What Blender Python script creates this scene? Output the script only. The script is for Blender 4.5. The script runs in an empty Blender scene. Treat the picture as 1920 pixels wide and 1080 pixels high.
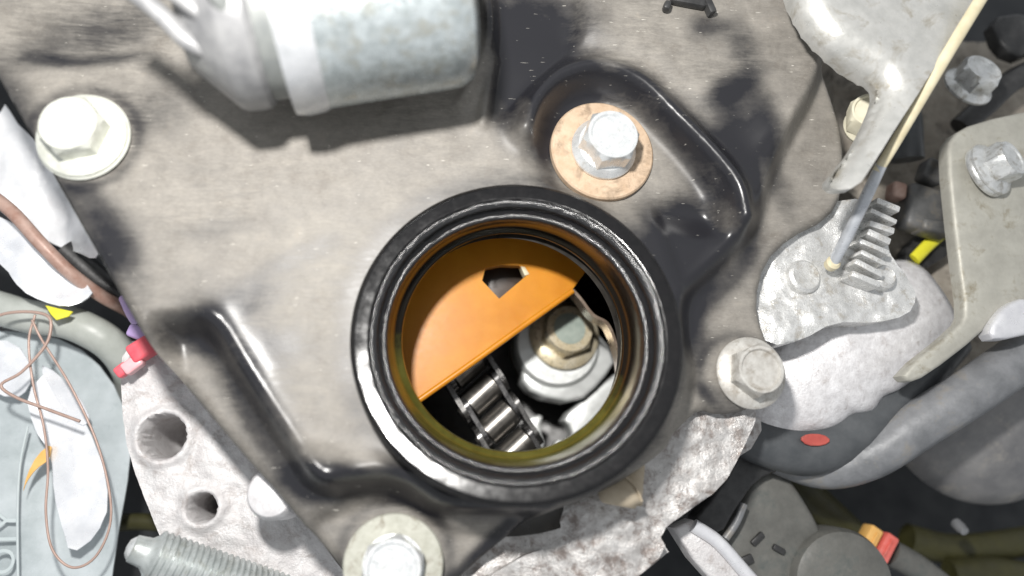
import bpy, bmesh, math, random
import numpy as np
from mathutils import Vector, Matrix, noise
from mathutils.geometry import delaunay_2d_cdt

random.seed(7)
sc = bpy.context.scene
COL = sc.collection
sc.unit_settings.system = 'METRIC'
sc.unit_settings.scale_length = 0.01          # one unit is one centimetre
sc.unit_settings.length_unit = 'CENTIMETERS'

# ------------------------------------------------------------------ camera
FPX, DIST = 1450.0, 14.5                      # focal length in photo pixels, distance to the cover
NADIR = (790.0, 860.0)                        # where the cover's normal vanishes in the photo
_n = Vector((NADIR[0] - 960, -(NADIR[1] - 540), -FPX)).normalized()
ROT = _n.rotation_difference(Vector((0, 0, -1))).to_matrix()
CAM = ROT @ Vector((0, 0, DIST))
cam_data = bpy.data.cameras.new('camera')
cam_data.sensor_width = 36.0
cam_data.lens = 36.0 * FPX / 1920.0
cam_data.clip_start, cam_data.clip_end = 0.1, 400
cam = bpy.data.objects.new('camera', cam_data)
cam.matrix_world = Matrix.Translation(CAM) @ ROT.to_4x4()
COL.objects.link(cam)
sc.camera = cam
cam_data.dof.use_dof = True
cam_data.dof.focus_distance = 16.0
cam_data.dof.aperture_fstop = 0.065

# ------------------------------------------------------------------ light
world = bpy.data.worlds.new('World'); sc.world = world; world.use_nodes = True
bg = world.node_tree.nodes['Background']
bg.inputs[0].default_value = (0.94, 0.97, 1.0, 1); bg.inputs[1].default_value = 0.42
LAMP_OFF = Vector((-2.2, 6.2, 0.0))
ld = bpy.data.lights.new('phone_flash', 'POINT')
ld.shadow_soft_size = 0.65; ld.energy = 15500; ld.color = (1.0, 0.975, 0.94)
lo = bpy.data.objects.new('phone_flash', ld); COL.objects.link(lo)
lo.location = CAM + ROT @ LAMP_OFF
lo.rotation_euler = ROT.to_euler()

sc.view_settings.view_transform = 'Standard'
sc.view_settings.look = 'None'
sc.view_settings.gamma = 1
sc.view_settings.exposure = 0.46
try:
    sc.cycles.use_denoising = True
    sc.cycles.max_bounces = 8
    sc.cycles.sample_clamp_indirect = 6
except Exception:
    pass


# ------------------------------------------------------------------ helpers
ZS, RS = 0.0, 1.0                              # depth and size of a group of things that stands lower than the cover


def W(px, py, z=0.0):
    """point of the place at height z that the lens shows at photo pixel (px, py)"""
    z = z + ZS
    d = ROT @ Vector(((px - 960) / FPX, -(py - 540) / FPX, -1.0))
    t = (z - CAM.z) / d.z
    return CAM + d * t


def tag(o, label=None, cat=None, group=None, kind=None):
    if label: o['label'] = label
    if cat: o['category'] = cat
    if group: o['group'] = group
    if kind: o['kind'] = kind
    return o


def empty(name, loc, label=None, cat=None, group=None):
    e = bpy.data.objects.new(name, None)
    e.location = loc; e.empty_display_size = 0.2
    COL.objects.link(e)
    return tag(e, label, cat, group)


def wloc(o):
    v = Vector((0, 0, 0))
    while o is not None:
        v += o.location; o = o.parent
    return v


def mk(name, verts, faces, mat, parent=None, smooth=35, attrs=None):
    verts = [Vector(v) for v in verts]
    if parent is None:
        lo_ = Vector((min(v.x for v in verts), min(v.y for v in verts), min(v.z for v in verts)))
        hi_ = Vector((max(v.x for v in verts), max(v.y for v in verts), max(v.z for v in verts)))
        base = Vector(((lo_.x + hi_.x) / 2, (lo_.y + hi_.y) / 2, lo_.z))
    else:
        base = wloc(parent)
    me = bpy.data.meshes.new(name)
    me.from_pydata([tuple(v - base) for v in verts], [], faces)
    if attrs:
        for k, arr in attrs.items():
            a = me.attributes.new(k, 'FLOAT', 'POINT')
            a.data.foreach_set('value', np.asarray(arr, dtype=np.float32))
    bm = bmesh.new(); bm.from_mesh(me)
    bmesh.ops.recalc_face_normals(bm, faces=bm.faces)
    bm.to_mesh(me); bm.free()
    if smooth:
        me.polygons.foreach_set('use_smooth', [len(p.vertices) < 5 for p in me.polygons])
        if smooth < 180:
            me.set_sharp_from_angle(angle=math.radians(smooth))
    me.materials.append(mat)
    me.update()
    o = bpy.data.objects.new(name, me)
    COL.objects.link(o)
    if parent is None: o.location = base
    else: o.parent = parent
    return o


def frame(axis, up=Vector((0, 0, 1))):
    z = Vector(axis).normalized()
    if abs(z.dot(up)) > 0.98: up = Vector((0, 1, 0))
    x = up.cross(z).normalized(); y = z.cross(x)
    return x, y, z


def lathe_geo(prof, org, axis=(0, 0, 1), segs=48, caps=True, a0=0.0):
    """prof: list of (radius, distance along the axis)"""
    x, y, z = frame(axis); V = []; F = []
    org = Vector(org)
    for r, t in prof:
        for i in range(segs):
            a = a0 + 2 * math.pi * i / segs
            V.append(org + z * t * RS + (x * math.cos(a) + y * math.sin(a)) * max(r * RS, 1e-4))
    for k in range(len(prof) - 1):
        for i in range(segs):
            j = (i + 1) % segs
            F.append((k * segs + i, k * segs + j, (k + 1) * segs + j, (k + 1) * segs + i))
    if caps:
        F.append(tuple(range(segs)))
        F.append(tuple(range((len(prof) - 1) * segs, len(prof) * segs)))
    return V, F


def lathe(name, prof, org, axis, mat, parent=None, segs=48, caps=True, smooth=35):
    V, F = lathe_geo(prof, org, axis, segs, caps)
    return mk(name, V, F, mat, parent, smooth)


def catmull(pts, n=6, closed=False):
    pts = [Vector(p) for p in pts]; out = []
    m = len(pts)
    rng = range(m) if closed else range(m - 1)
    for i in rng:
        if closed:
            p0, p1, p2, p3 = pts[(i - 1) % m], pts[i], pts[(i + 1) % m], pts[(i + 2) % m]
        else:
            p1, p2 = pts[i], pts[i + 1]
            p0 = pts[i - 1] if i > 0 else p1 * 2 - p2
            p3 = pts[i + 2] if i + 2 < m else p2 * 2 - p1
        for k in range(n):
            t = k / n
            out.append(0.5 * ((2 * p1) + (p2 - p0) * t + (2 * p0 - 5 * p1 + 4 * p2 - p3) * t * t
                              + (-p0 + 3 * p1 - 3 * p2 + p3) * t ** 3))
    if not closed: out.append(pts[-1])
    return out


def tube(name, pts, r, mat, parent=None, segs=14, n=6, smooth=60, wob=0.0, flat=1.0):
    """pts: world points; r a number or one per control point"""
    P = catmull(pts, n)
    m = len(P)
    if isinstance(r, (int, float)): R = [r] * m
    else:
        R = []
        for i in range(m):
            f = i / (m - 1) * (len(r) - 1); k = min(int(f), len(r) - 2)
            R.append(r[k] + (r[k + 1] - r[k]) * (f - k))
    V = []; F = []
    up = None
    for i in range(m):
        t = (P[min(i + 1, m - 1)] - P[max(i - 1, 0)]).normalized()
        if up is None:
            up = Vector((0, 0, 1)) if abs(t.z) < 0.9 else Vector((0, 1, 0))
        x = up.cross(t).normalized(); up = t.cross(x).normalized()
        for k in range(segs):
            a = 2 * math.pi * k / segs
            rr = R[i] * RS
            if wob: rr *= 1 + wob * noise.noise(P[i] * 1.7 + Vector((math.cos(a), math.sin(a), 0)))
            V.append(P[i] + x * math.cos(a) * rr + up * math.sin(a) * rr * flat)
    for i in range(m - 1):
        for k in range(segs):
            j = (k + 1) % segs
            F.append((i * segs + k, i * segs + j, (i + 1) * segs + j, (i + 1) * segs + k))
    F.append(tuple(range(segs))); F.append(tuple(range((m - 1) * segs, m * segs)))
    return mk(name, V, F, mat, parent, smooth)


def pxpath(pts, z=None):
    return [W(p[0], p[1], p[2] if len(p) > 2 else z) for p in pts]


def prism(name, poly, z, thick, mat, parent=None, bevel=0.05, seg=3, rnd=0, smooth=40, tilt=None, rough=0.0):
    """a slab whose upper outline is the polygon poly (photo pixels) at height z"""
    pts = pxpath(poly, z)
    if rnd: pts = chaikin(pts, rnd)
    if tilt:
        c = sum(pts, Vector()) / len(pts)
        for p in pts: p.z += (p.x - c.x) * tilt[0] + (p.y - c.y) * tilt[1]
    bm = bmesh.new()
    top = [bm.verts.new(p) for p in pts]
    f = bm.faces.new(top)
    f.normal_update()
    if f.normal.z < 0: f.normal_flip()
    r = bmesh.ops.extrude_face_region(bm, geom=[f])
    for v in [g for g in r['geom'] if isinstance(g, bmesh.types.BMVert)]: v.co.z += 0.0
    for v in top: v.co.z -= thick
    bm.normal_update()
    if bevel:
        newtop = [g for g in r['geom'] if isinstance(g, bmesh.types.BMFace)][0]
        ed = list(newtop.edges)
        bmesh.ops.bevel(bm, geom=ed, offset=bevel, segments=seg, profile=0.5, affect='EDGES', clamp_overlap=True)
    V = [v.co.copy() for v in bm.verts]
    bm.verts.index_update()
    F = [tuple(v.index for v in fc.verts) for fc in bm.faces]
    bm.free()
    if rough:
        V = [v + Vector((noise.noise(v * 3), noise.noise(v * 3 + Vector((9, 0, 0))), noise.noise(v * 3 + Vector((0, 9, 0))))) * rough for v in V]
    return mk(name, V, F, mat, parent, smooth)


def box(name, c, dx, dy, dz, ang, mat, parent=None, bevel=0.04, seg=2):
    """box centred on c, its long axis turned by ang degrees in the cover's plane"""
    bm = bmesh.new()
    bmesh.ops.create_cube(bm, size=1)
    bmesh.ops.scale(bm, vec=(dx * RS, dy * RS, dz * RS), verts=bm.verts)
    if bevel:
        bmesh.ops.bevel(bm, geom=list(bm.edges), offset=bevel, segments=seg, profile=0.5, affect='EDGES', clamp_overlap=True)
    M = Matrix.Translation(c) @ Matrix.Rotation(math.radians(ang), 4, 'Z')
    bm.verts.index_update()
    V = [M @ v.co for v in bm.verts]
    F = [tuple(v.index for v in f.verts) for f in bm.faces]
    bm.free()
    return mk(name, V, F, mat, parent, 40)


def chaikin(pts, n=1):
    pts = [Vector(p) for p in pts]
    for _ in range(n):
        out = []
        for i in range(len(pts)):
            a, b = pts[i], pts[(i + 1) % len(pts)]
            out += [a * 0.75 + b * 0.25, a * 0.25 + b * 0.75]
        pts = out
    return pts


def inpoly(P, poly):
    x, y = P[:, 0], P[:, 1]; ins = np.zeros(len(P), bool)
    m = len(poly)
    for i in range(m):
        x1, y1 = poly[i]; x2, y2 = poly[(i + 1) % m]
        c = ((y1 > y) != (y2 > y))
        with np.errstate(divide='ignore', invalid='ignore'):
            xi = (x2 - x1) * (y - y1) / (y2 - y1 + 1e-15) + x1
        ins ^= c & (x < xi)
    return ins


def segdist(P, line, closed=False):
    d = np.full(len(P), 1e9); m = len(line)
    for i in range(m if closed else m - 1):
        a = line[i]; b = line[(i + 1) % m]; ab = b - a
        t = np.clip(((P - a) @ ab) / (ab @ ab + 1e-12), 0, 1)
        q = a + t[:, None] * ab
        d = np.minimum(d, np.hypot(*(P - q).T))
    return d


def plane2(poly, z=0.0, rnd=2, closed=True):
    p = pxpath(poly, z)
    if closed and rnd: p = chaikin(p, rnd)
    elif not closed: p = catmull(p, 6)
    return np.array([(v.x, v.y) for v in p])


def sd(P, poly):
    d = segdist(P, poly, True)
    return np.where(inpoly(P, poly), -d, d)


def sstep(t):
    t = np.clip(t, 0, 1); return t * t * (3 - 2 * t)


def sheet(name, poly, z, spacing, hfun, thick, mat, parent=None, rnd=1, hole=None, smooth=70, afun=None, drop=None):
    """sheet of material with outline poly (photo pixels at height z), surface height hfun(P) added, edge turned down by thick"""
    B = plane2(poly, z, rnd)
    loops = [B]
    if hole is not None: loops.append(hole)
    pts = []; edges = []
    for L in loops:
        dense = []
        for i in range(len(L)):
            a, b = L[i], L[(i + 1) % len(L)]
            k = max(1, int(np.hypot(*(b - a)) / (spacing * 1.2)))
            for j in range(k): dense.append(a + (b - a) * j / k)
        s = len(pts); pts += [tuple(p) for p in dense]
        edges += [(s + i, s + (i + 1) % len(dense)) for i in range(len(dense))]
    lo_, hi_ = B.min(0), B.max(0)
    xs = np.arange(lo_[0], hi_[0], spacing); ys = np.arange(lo_[1], hi_[1], spacing * 0.87)
    G = np.array([(x + (0.5 * spacing if j % 2 else 0), y) for j, y in enumerate(ys) for x in xs])
    G += np.random.RandomState(3).uniform(-0.12, 0.12, G.shape) * spacing
    keep = inpoly(G, B) & (segdist(G, B, True) > spacing * 0.55)
    if hole is not None:
        keep &= ~inpoly(G, hole) & (segdist(G, hole, True) > spacing * 0.55)
    G = G[keep]
    allp = [Vector(p) for p in pts] + [Vector(p) for p in G]
    r = delaunay_2d_cdt(allp, edges, [], 0, 1e-5)
    P = np.array([(v.x, v.y) for v in r[0]])
    T = np.array([f for f in r[2] if len(f) == 3])
    C = P[T].mean(1)
    ok = inpoly(C, B)
    if hole is not None: ok &= ~inpoly(C, hole)
    T = T[ok]
    used = np.unique(T); remap = -np.ones(len(P), int); remap[used] = np.arange(len(used))
    P = P[used]; T = remap[T]
    Z = z + ZS + hfun(P)
    V = [(P[i, 0], P[i, 1], Z[i]) for i in range(len(P))]
    F = [tuple(int(q) for q in t) for t in T]
    ec = {}
    for t in F:
        for a, b in ((t[0], t[1]), (t[1], t[2]), (t[2], t[0])):
            k = (min(a, b), max(a, b)); ec[k] = ec.get(k, 0) + 1
    bnd = [k for k, c in ec.items() if c == 1]
    low = {}
    attrs = {k: list(v) for k, v in afun(P).items()} if afun else None
    for a, b in bnd:
        for q in (a, b):
            if q not in low:
                low[q] = len(V); V.append((V[q][0], V[q][1], V[q][2] - thick))
                if attrs:
                    for k in attrs: attrs[k].append(attrs[k][q])
        F.append((a, b, low[b], low[a]))
    return mk(name, V, F, mat, parent, smooth, attrs)


def fbm(P, s, amp, seed=0, oct=3):
    out = np.empty(len(P))
    for i, (x, y) in enumerate(P):
        out[i] = noise.fractal(Vector((x * s, y * s, seed * 7.3)), 1.0, 2.0, oct)
    return out * amp


# ------------------------------------------------------------------ materials
class NT:
    def __init__(self, name):
        self.m = bpy.data.materials.new(name); self.m.use_nodes = True
        self.t = self.m.node_tree; self.n = self.t.nodes
        self.b = self.n['Principled BSDF']
        self.tc = self.n.new('ShaderNodeTexCoord')

    def link(self, a, b): self.t.links.new(a, b)

    def noise(self, scale, detail=4, rough=0.6, stretch=(1, 1, 1), dist=0.0, rot=0.0):
        mp = self.n.new('ShaderNodeMapping'); mp.inputs['Scale'].default_value = stretch
        mp.inputs['Rotation'].default_value = (0, 0, rot)
        self.link(self.tc.outputs['Object'], mp.inputs[0])
        t = self.n.new('ShaderNodeTexNoise')
        t.inputs['Scale'].default_value = scale; t.inputs['Detail'].default_value = detail
        t.inputs['Roughness'].default_value = rough; t.inputs['Distortion'].default_value = dist
        self.link(mp.outputs[0], t.inputs['Vector'])
        return t.outputs['Fac']

    def ramp(self, fac, stops):
        r = self.n.new('ShaderNodeValToRGB')
        e = r.color_ramp.elements
        while len(e) < len(stops): e.new(0.5)
        for el, (p, c) in zip(e, stops):
            el.position = p
            el.color = (c, c, c, 1) if isinstance(c, (int, float)) else (*c, 1)
        self.link(fac, r.inputs[0])
        return r.outputs[0]

    def mix(self, fac, a, b):
        m = self.n.new('ShaderNodeMix'); m.data_type = 'RGBA'
        for s, v in ((0, fac), (6, a), (7, b)):
            if isinstance(v, bpy.types.NodeSocket): self.link(v, m.inputs[s])
            elif s == 0: m.inputs[0].default_value = v
            else: m.inputs[s].default_value = (v, v, v, 1) if isinstance(v, (int, float)) else (*v, 1)
        return m.outputs[2]

    def math(self, op, a, b=0.0, clamp=False):
        m = self.n.new('ShaderNodeMath'); m.operation = op; m.use_clamp = clamp
        for s, v in ((0, a), (1, b)):
            if isinstance(v, bpy.types.NodeSocket): self.link(v, m.inputs[s])
            else: m.inputs[s].default_value = v
        return m.outputs[0]

    def attr(self, name):
        a = self.n.new('ShaderNodeAttribute'); a.attribute_name = name
        return a.outputs['Fac']

    def bump(self, h, strength=0.3, dist=0.05):
        b = self.n.new('ShaderNodeBump'); b.inputs['Strength'].default_value = strength
        b.inputs['Distance'].default_value = dist
        self.link(h, b.inputs['Height']); self.link(b.outputs[0], self.b.inputs['Normal'])

    def set(self, **k):
        for kk, v in k.items():
            s = self.b.inputs[kk.replace('_', ' ')]
            if isinstance(v, bpy.types.NodeSocket): self.link(v, s)
            elif isinstance(v, tuple) and len(v) == 3: s.default_value = (*v, 1)
            else: s.default_value = v
        return self.m


def plain(name, c1, c2, scale=3.0, rough=0.5, metal=0.0, bump=0.0, bscale=20.0, bdist=0.03, rvar=0.12, grime=None, gamt=0.5, spec=0.5, coat=0.0):
    """two-tone surface with uneven gloss, fine relief and optional grime patches"""
    k = NT(name)
    f = k.noise(scale, 5, 0.65)
    col = k.ramp(f, [(0.32, c1), (0.68, c2)])
    if grime:
        g = k.noise(scale * 0.6 + 0.7, 6, 0.7, dist=0.4)
        col = k.mix(k.ramp(g, [(0.62 - 0.3 * gamt, 0.0), (0.80 - 0.3 * gamt, 1.0)]), col, grime)
    r = k.ramp(k.noise(scale * 2.3, 4, 0.6), [(0.3, max(0.03, rough - rvar)), (0.7, min(1, rough + rvar))])
    k.set(Base_Color=col, Roughness=r, Metallic=metal)
    k.b.inputs['Specular IOR Level'].default_value = spec
    k.b.inputs['Coat Weight'].default_value = coat
    if bump: k.bump(k.noise(bscale, 5, 0.65), bump, bdist)
    return k.m


def cover_material():
    k = NT('dusty_black_paint')
    a = k.attr('dust')
    big = k.noise(1.1, 6, 0.62, dist=0.5)
    brush = k.noise(2.6, 5, 0.7, stretch=(0.55, 2.2, 1), rot=0.45)
    fine = k.noise(9, 6, 0.75)
    m = k.math('ADD', a, k.math('MULTIPLY', k.math('SUBTRACT', big, 0.5), 0.5))
    m = k.math('ADD', m, k.math('MULTIPLY', k.math('SUBTRACT', brush, 0.5), 0.34))
    m = k.math('ADD', m, k.math('MULTIPLY', k.math('SUBTRACT', fine, 0.5), 0.22))
    wipe = k.noise(7, 4, 0.6, stretch=(0.3, 1.8, 1), rot=-0.6, dist=0.9)
    where = k.ramp(k.noise(0.55, 3, 0.5), [(0.46, 0.0), (0.6, 1.0)])
    m = k.math('ADD', m, k.math('MULTIPLY', k.math('MULTIPLY', k.math('SUBTRACT', wipe, 0.54), where), 0.6))
    mask = k.ramp(m, [(0.0, 0.0), (0.25, 0.15), (0.95, 0.93)])
    dust = k.ramp(k.noise(1.9, 7, 0.72, dist=0.25), [(0.28, (0.18, 0.160, 0.136)), (0.45, (0.238, 0.220, 0.193)), (0.6, (0.278, 0.258, 0.228)), (0.75, (0.32, 0.288, 0.245))])
    # grains of lighter dust lying in short streaks
    gr = k.noise(16, 4, 0.7, stretch=(0.7, 1.9, 1))
    grains = k.ramp(gr, [(0.42, 0.0), (0.72, 1.0)])
    dust = k.mix(k.math('MULTIPLY', grains, 0.22), dust, (0.46, 0.43, 0.38))
    sp = k.noise(10, 2, 0.5, stretch=(0.42, 3.0, 1))
    specks = k.ramp(sp, [(0.725, 0.0), (0.745, 1.0)])
    col = k.mix(mask, (0.013, 0.013, 0.016), dust)
    col = k.mix(k.math('MULTIPLY', specks, k.math('ADD', k.math('MULTIPLY', mask, 0.5), 0.25)), col, (0.72, 0.69, 0.62))
    rough = k.ramp(mask, [(0.0, 0.28), (0.35, 0.44), (1.0, 0.72)])
    k.set(Base_Color=col, Roughness=rough)
    h = k.math('ADD', k.math('MULTIPLY', gr, mask), k.math('MULTIPLY', k.math('MULTIPLY', fine, mask), 0.35))
    k.bump(h, 0.16, 0.025)
    return k.m


M = {}
M['cover'] = cover_material()
M['rim'] = plain('glossy_black_rim', (0.003, 0.003, 0.0035), (0.006, 0.0055, 0.006), 5, 0.15, 0.0, 0.06, 4, 0.02, 0.03, spec=0.42)
M['rimdust'] = plain('scuffed_black_lip', (0.004, 0.004, 0.0045), (0.016, 0.016, 0.017), 14, 0.18, 0.0, 0.5, 18, 0.03, 0.08, spec=0.7)
M['oil'] = None
M['zinc'] = plain('dull_zinc', (0.55, 0.56, 0.55), (0.74, 0.75, 0.75), 6, 0.36, 0.65, 0.12, 30, 0.02, 0.10, grime=(0.32, 0.30, 0.26), gamt=0.35)
M['zincbright'] = plain('bright_zinc', (0.60, 0.62, 0.63), (0.76, 0.77, 0.77), 6, 0.32, 0.55, 0.10, 30, 0.02, 0.10, grime=(0.45, 0.43, 0.38), gamt=0.15)
M['zinccream'] = plain('cream_zinc', (0.58, 0.59, 0.52), (0.74, 0.75, 0.69), 5, 0.40, 0.35, 0.08, 30, 0.02, 0.10)
M['washer'] = plain('tan_washer', (0.42, 0.30, 0.20), (0.52, 0.40, 0.29), 4, 0.62, 0.15, 0.3, 22, 0.02, 0.08, grime=(0.26, 0.19, 0.13), gamt=0.38)
M['washergrey'] = plain('dusty_grey_washer', (0.33, 0.33, 0.28), (0.43, 0.43, 0.38), 5, 0.6, 0.2, 0.2, 30, 0.02, 0.08, grime=(0.22, 0.20, 0.16), gamt=0.25)
M['dustybolt'] = plain('dusty_bolt', (0.38, 0.36, 0.33), (0.56, 0.55, 0.52), 5, 0.45, 0.35, 0.2, 30, 0.02, 0.1, grime=(0.28, 0.25, 0.21), gamt=0.35)
M['solenoid'] = plain('silver_can', (0.30, 0.335, 0.34), (0.50, 0.545, 0.56), 4.5, 0.32, 0.6, 0.3, 9, 0.03, 0.14, grime=(0.34, 0.345, 0.31), gamt=0.4)
M['whitering'] = plain('bright_flange', (0.46, 0.475, 0.49), (0.60, 0.61, 0.63), 3, 0.33, 0.45, 0.05)
M['greycap'] = plain('grey_plastic_cap', (0.17, 0.172, 0.178), (0.29, 0.29, 0.292), 2.6, 0.42, 0.1, 0.15, 10, 0.03)
M['darkgroove'] = plain('dark_seal', (0.14, 0.15, 0.15), (0.22, 0.23, 0.22), 3, 0.5)
M['cast'] = plain('rough_cast_aluminium', (0.36, 0.345, 0.335), (0.55, 0.54, 0.53), 5, 0.40, 0.45, 0.5, 20, 0.04, 0.15, grime=(0.20, 0.17, 0.155), gamt=0.5)
M['castlight'] = plain('pale_cast_aluminium', (0.50, 0.48, 0.48), (0.64, 0.63, 0.63), 3, 0.48, 0.2, 0.6, 18, 0.04, 0.12, grime=(0.36, 0.325, 0.31), gamt=0.32)
M['castbright'] = plain('sparkling_cast_aluminium', (0.52, 0.52, 0.51), (0.72, 0.72, 0.71), 6, 0.32, 0.5, 0.45, 28, 0.035, 0.14, grime=(0.40, 0.37, 0.32), gamt=0.3)
M['boss'] = plain('pale_sand_casting', (0.58, 0.565, 0.57), (0.80, 0.79, 0.80), 5, 0.42, 0.25, 0.45, 18, 0.04, grime=(0.42, 0.385, 0.37), gamt=0.2)
M['bracket'] = plain('worn_steel', (0.44, 0.44, 0.42), (0.60, 0.595, 0.57), 2.2, 0.36, 0.5, 0.2, 22, 0.02, 0.1, grime=(0.32, 0.29, 0.23), gamt=0.3)
M['bracketedge'] = plain('bare_steel_edge', (0.66, 0.66, 0.69), (0.80, 0.80, 0.82), 3, 0.34, 0.5, 0.15, 22, 0.02, 0.1)
M['dustysteel'] = plain('dusty_steel_plate', (0.34, 0.33, 0.29), (0.45, 0.44, 0.39), 1.8, 0.55, 0.25, 0.2, 16, 0.02, 0.1, grime=(0.22, 0.19, 0.13), gamt=0.25)
M['dustyplate'] = plain('dirty_beige_casting', (0.24, 0.21, 0.175), (0.36, 0.33, 0.28), 2, 0.8, 0.05, 0.5, 10, 0.05, 0.1, grime=(0.12, 0.105, 0.09), gamt=0.4)
M['cream'] = plain('cream_rubber', (0.50, 0.44, 0.29), (0.62, 0.56, 0.40), 3, 0.5, 0, 0.15, 14, 0.02)
M['creamplug'] = plain('cream_plastic', (0.58, 0.54, 0.41), (0.68, 0.65, 0.52), 3, 0.45)
M['blackplastic'] = plain('black_plastic', (0.016, 0.016, 0.017), (0.04, 0.04, 0.04), 4, 0.42, 0, 0.15, 16, 0.02)
M['darkplastic'] = plain('dark_grey_plastic', (0.06, 0.062, 0.063), (0.12, 0.12, 0.12), 2, 0.5, 0, 0.2, 12, 0.03, grime=(0.16, 0.145, 0.12), gamt=0.35)
M['greyplastic'] = plain('dusty_grey_plastic', (0.085, 0.085, 0.078), (0.14, 0.138, 0.126), 1.6, 0.55, 0, 0.25, 9, 0.04, grime=(0.08, 0.09, 0.085), gamt=0.3)
M['pipe'] = plain('grey_hose', (0.13, 0.135, 0.142), (0.23, 0.235, 0.245), 1.6, 0.45, 0.1, 0.25, 14, 0.03, grime=(0.24, 0.22, 0.19), gamt=0.25)
M['blackhose'] = plain('black_hose', (0.05, 0.055, 0.06), (0.085, 0.09, 0.095), 1.6, 0.4, 0, 0.15, 12, 0.03)
M['dome'] = plain('dark_grey_dome', (0.13, 0.13, 0.135), (0.24, 0.235, 0.23), 0.9, 0.48, 0.15, 0.2, 10, 0.03, grime=(0.30, 0.28, 0.25), gamt=0.25)
M['bay'] = plain('engine_bay_grime', (0.008, 0.010, 0.013), (0.022, 0.024, 0.026), 0.7, 0.7)
M['olive'] = plain('olive_hose', (0.022, 0.021, 0.005), (0.05, 0.047, 0.011), 1.0, 0.6)
M['yellow'] = plain('yellow_tape', (0.70, 0.66, 0.03), (0.80, 0.75, 0.06), 2, 0.5)
M['red'] = plain('red_plastic', (0.65, 0.07, 0.10), (0.78, 0.14, 0.17), 2, 0.4)
M['pinkwhite'] = plain('pink_plastic', (0.75, 0.35, 0.38), (0.82, 0.50, 0.52), 2, 0.4)
M['violet'] = plain('violet_plastic', (0.36, 0.27, 0.52), (0.46, 0.33, 0.58), 2, 0.4)
M['orangetab'] = plain('amber_plastic', (0.70, 0.38, 0.10), (0.80, 0.48, 0.16), 2, 0.4)
M['redorange'] = plain('coral_plastic', (0.62, 0.11, 0.08), (0.75, 0.19, 0.17), 2.5, 0.42, 0, 0.2, 14, 0.03, grime=(0.35, 0.10, 0.07), gamt=0.3)
M['redmark'] = plain('faded_red_paint', (0.34, 0.055, 0.045), (0.46, 0.09, 0.07), 3, 0.6, grime=(0.16, 0.06, 0.05), gamt=0.35)
M['copper'] = plain('copper_wire', (0.36, 0.25, 0.21), (0.46, 0.33, 0.28), 4, 0.5, 0.2)
M['rustpipe'] = plain('rusty_tube', (0.30, 0.17, 0.13), (0.45, 0.32, 0.27), 3, 0.5, 0.1)
M['beigehose'] = plain('pale_grey_hose', (0.34, 0.36, 0.33), (0.46, 0.48, 0.45), 1.4, 0.42)
M['foil'] = plain('crumpled_foil', (0.72, 0.74, 0.78), (0.90, 0.91, 0.93), 1.8, 0.30, 0.35, 0.15, 3, 0.06, 0.1)
M['shield'] = plain('bright_aluminium_shield', (0.76, 0.77, 0.79), (0.90, 0.905, 0.92), 1.5, 0.38, 0.3, 0.25, 9, 0.03)
M['bag'] = plain('cloudy_plastic_bag', (0.36, 0.405, 0.415), (0.52, 0.565, 0.585), 1.0, 0.30, 0.0, 0.12, 2.0, 0.06, 0.08, spec=0.7)
M['print'] = plain('pale_print', (0.46, 0.52, 0.53), (0.52, 0.57, 0.58), 3, 0.5)
M['stud'] = plain('grey_zinc_thread', (0.36, 0.39, 0.385), (0.54, 0.57, 0.565), 3, 0.34, 0.45, 0.15, 20, 0.02, grime=(0.30, 0.31, 0.28), gamt=0.3)
M['rod'] = plain('grey_rod', (0.40, 0.42, 0.45), (0.55, 0.57, 0.60), 3, 0.34, 0.4, 0.1, 20, 0.02)
M['tan'] = plain('tan_rubber_plug', (0.34, 0.28, 0.20), (0.44, 0.38, 0.29), 2, 0.7, 0, 0.15, 14, 0.02)
M['steeldark'] = plain('oiled_chain_steel', (0.07, 0.068, 0.066), (0.13, 0.127, 0.124), 4, 0.3, 0.8, 0.08, 20, 0.02, 0.08)
M['roller'] = plain('polished_roller', (0.13, 0.122, 0.112), (0.22, 0.21, 0.195), 3, 0.33, 0.85, 0.05, 20, 0.02, 0.06)
M['linkdark'] = plain('dark_link_plate', (0.045, 0.044, 0.045), (0.10, 0.098, 0.097), 4, 0.26, 0.7, 0.08, 20, 0.02, 0.08)
M['camcap'] = plain('machined_aluminium', (0.66, 0.68, 0.67), (0.80, 0.82, 0.81), 2.5, 0.36, 0.35, 0.15, 14, 0.02, 0.1)
M['goldbolt'] = plain('oil_tinted_zinc', (0.62, 0.52, 0.33), (0.80, 0.73, 0.57), 4, 0.30, 0.45, 0.08, 20, 0.02, 0.1)
M['greenbolt'] = plain('green_grey_bolt_face', (0.30, 0.36, 0.32), (0.42, 0.47, 0.42), 4, 0.4, 0.3, 0.1, 20, 0.02, 0.1)
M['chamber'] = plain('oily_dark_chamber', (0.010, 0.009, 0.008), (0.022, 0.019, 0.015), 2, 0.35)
M['baffle'] = plain('brown_steel_baffle', (0.16, 0.11, 0.08), (0.30, 0.24, 0.19), 2, 0.3, 0.5)


def guide_material():
    k = NT('amber_nylon')
    c = k.ramp(k.noise(0.8, 4, 0.6), [(0.3, (0.47, 0.175, 0.012)), (0.7, (0.60, 0.25, 0.022))])
    k.set(Base_Color=c, Roughness=k.ramp(k.noise(6, 4, 0.6), [(0.3, 0.30), (0.7, 0.38)]))
    k.b.inputs['Specular IOR Level'].default_value = 0.22
    k.b.inputs['Subsurface Weight'].default_value = 0.3
    k.b.inputs['Subsurface Radius'].default_value = (0.35, 0.14, 0.03)
    k.b.inputs['Subsurface Scale'].default_value = 0.5
    k.bump(k.noise(10, 4, 0.7, stretch=(0.4, 2, 1)), 0.06, 0.02)
    return k.m


M['guide'] = guide_material()


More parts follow.
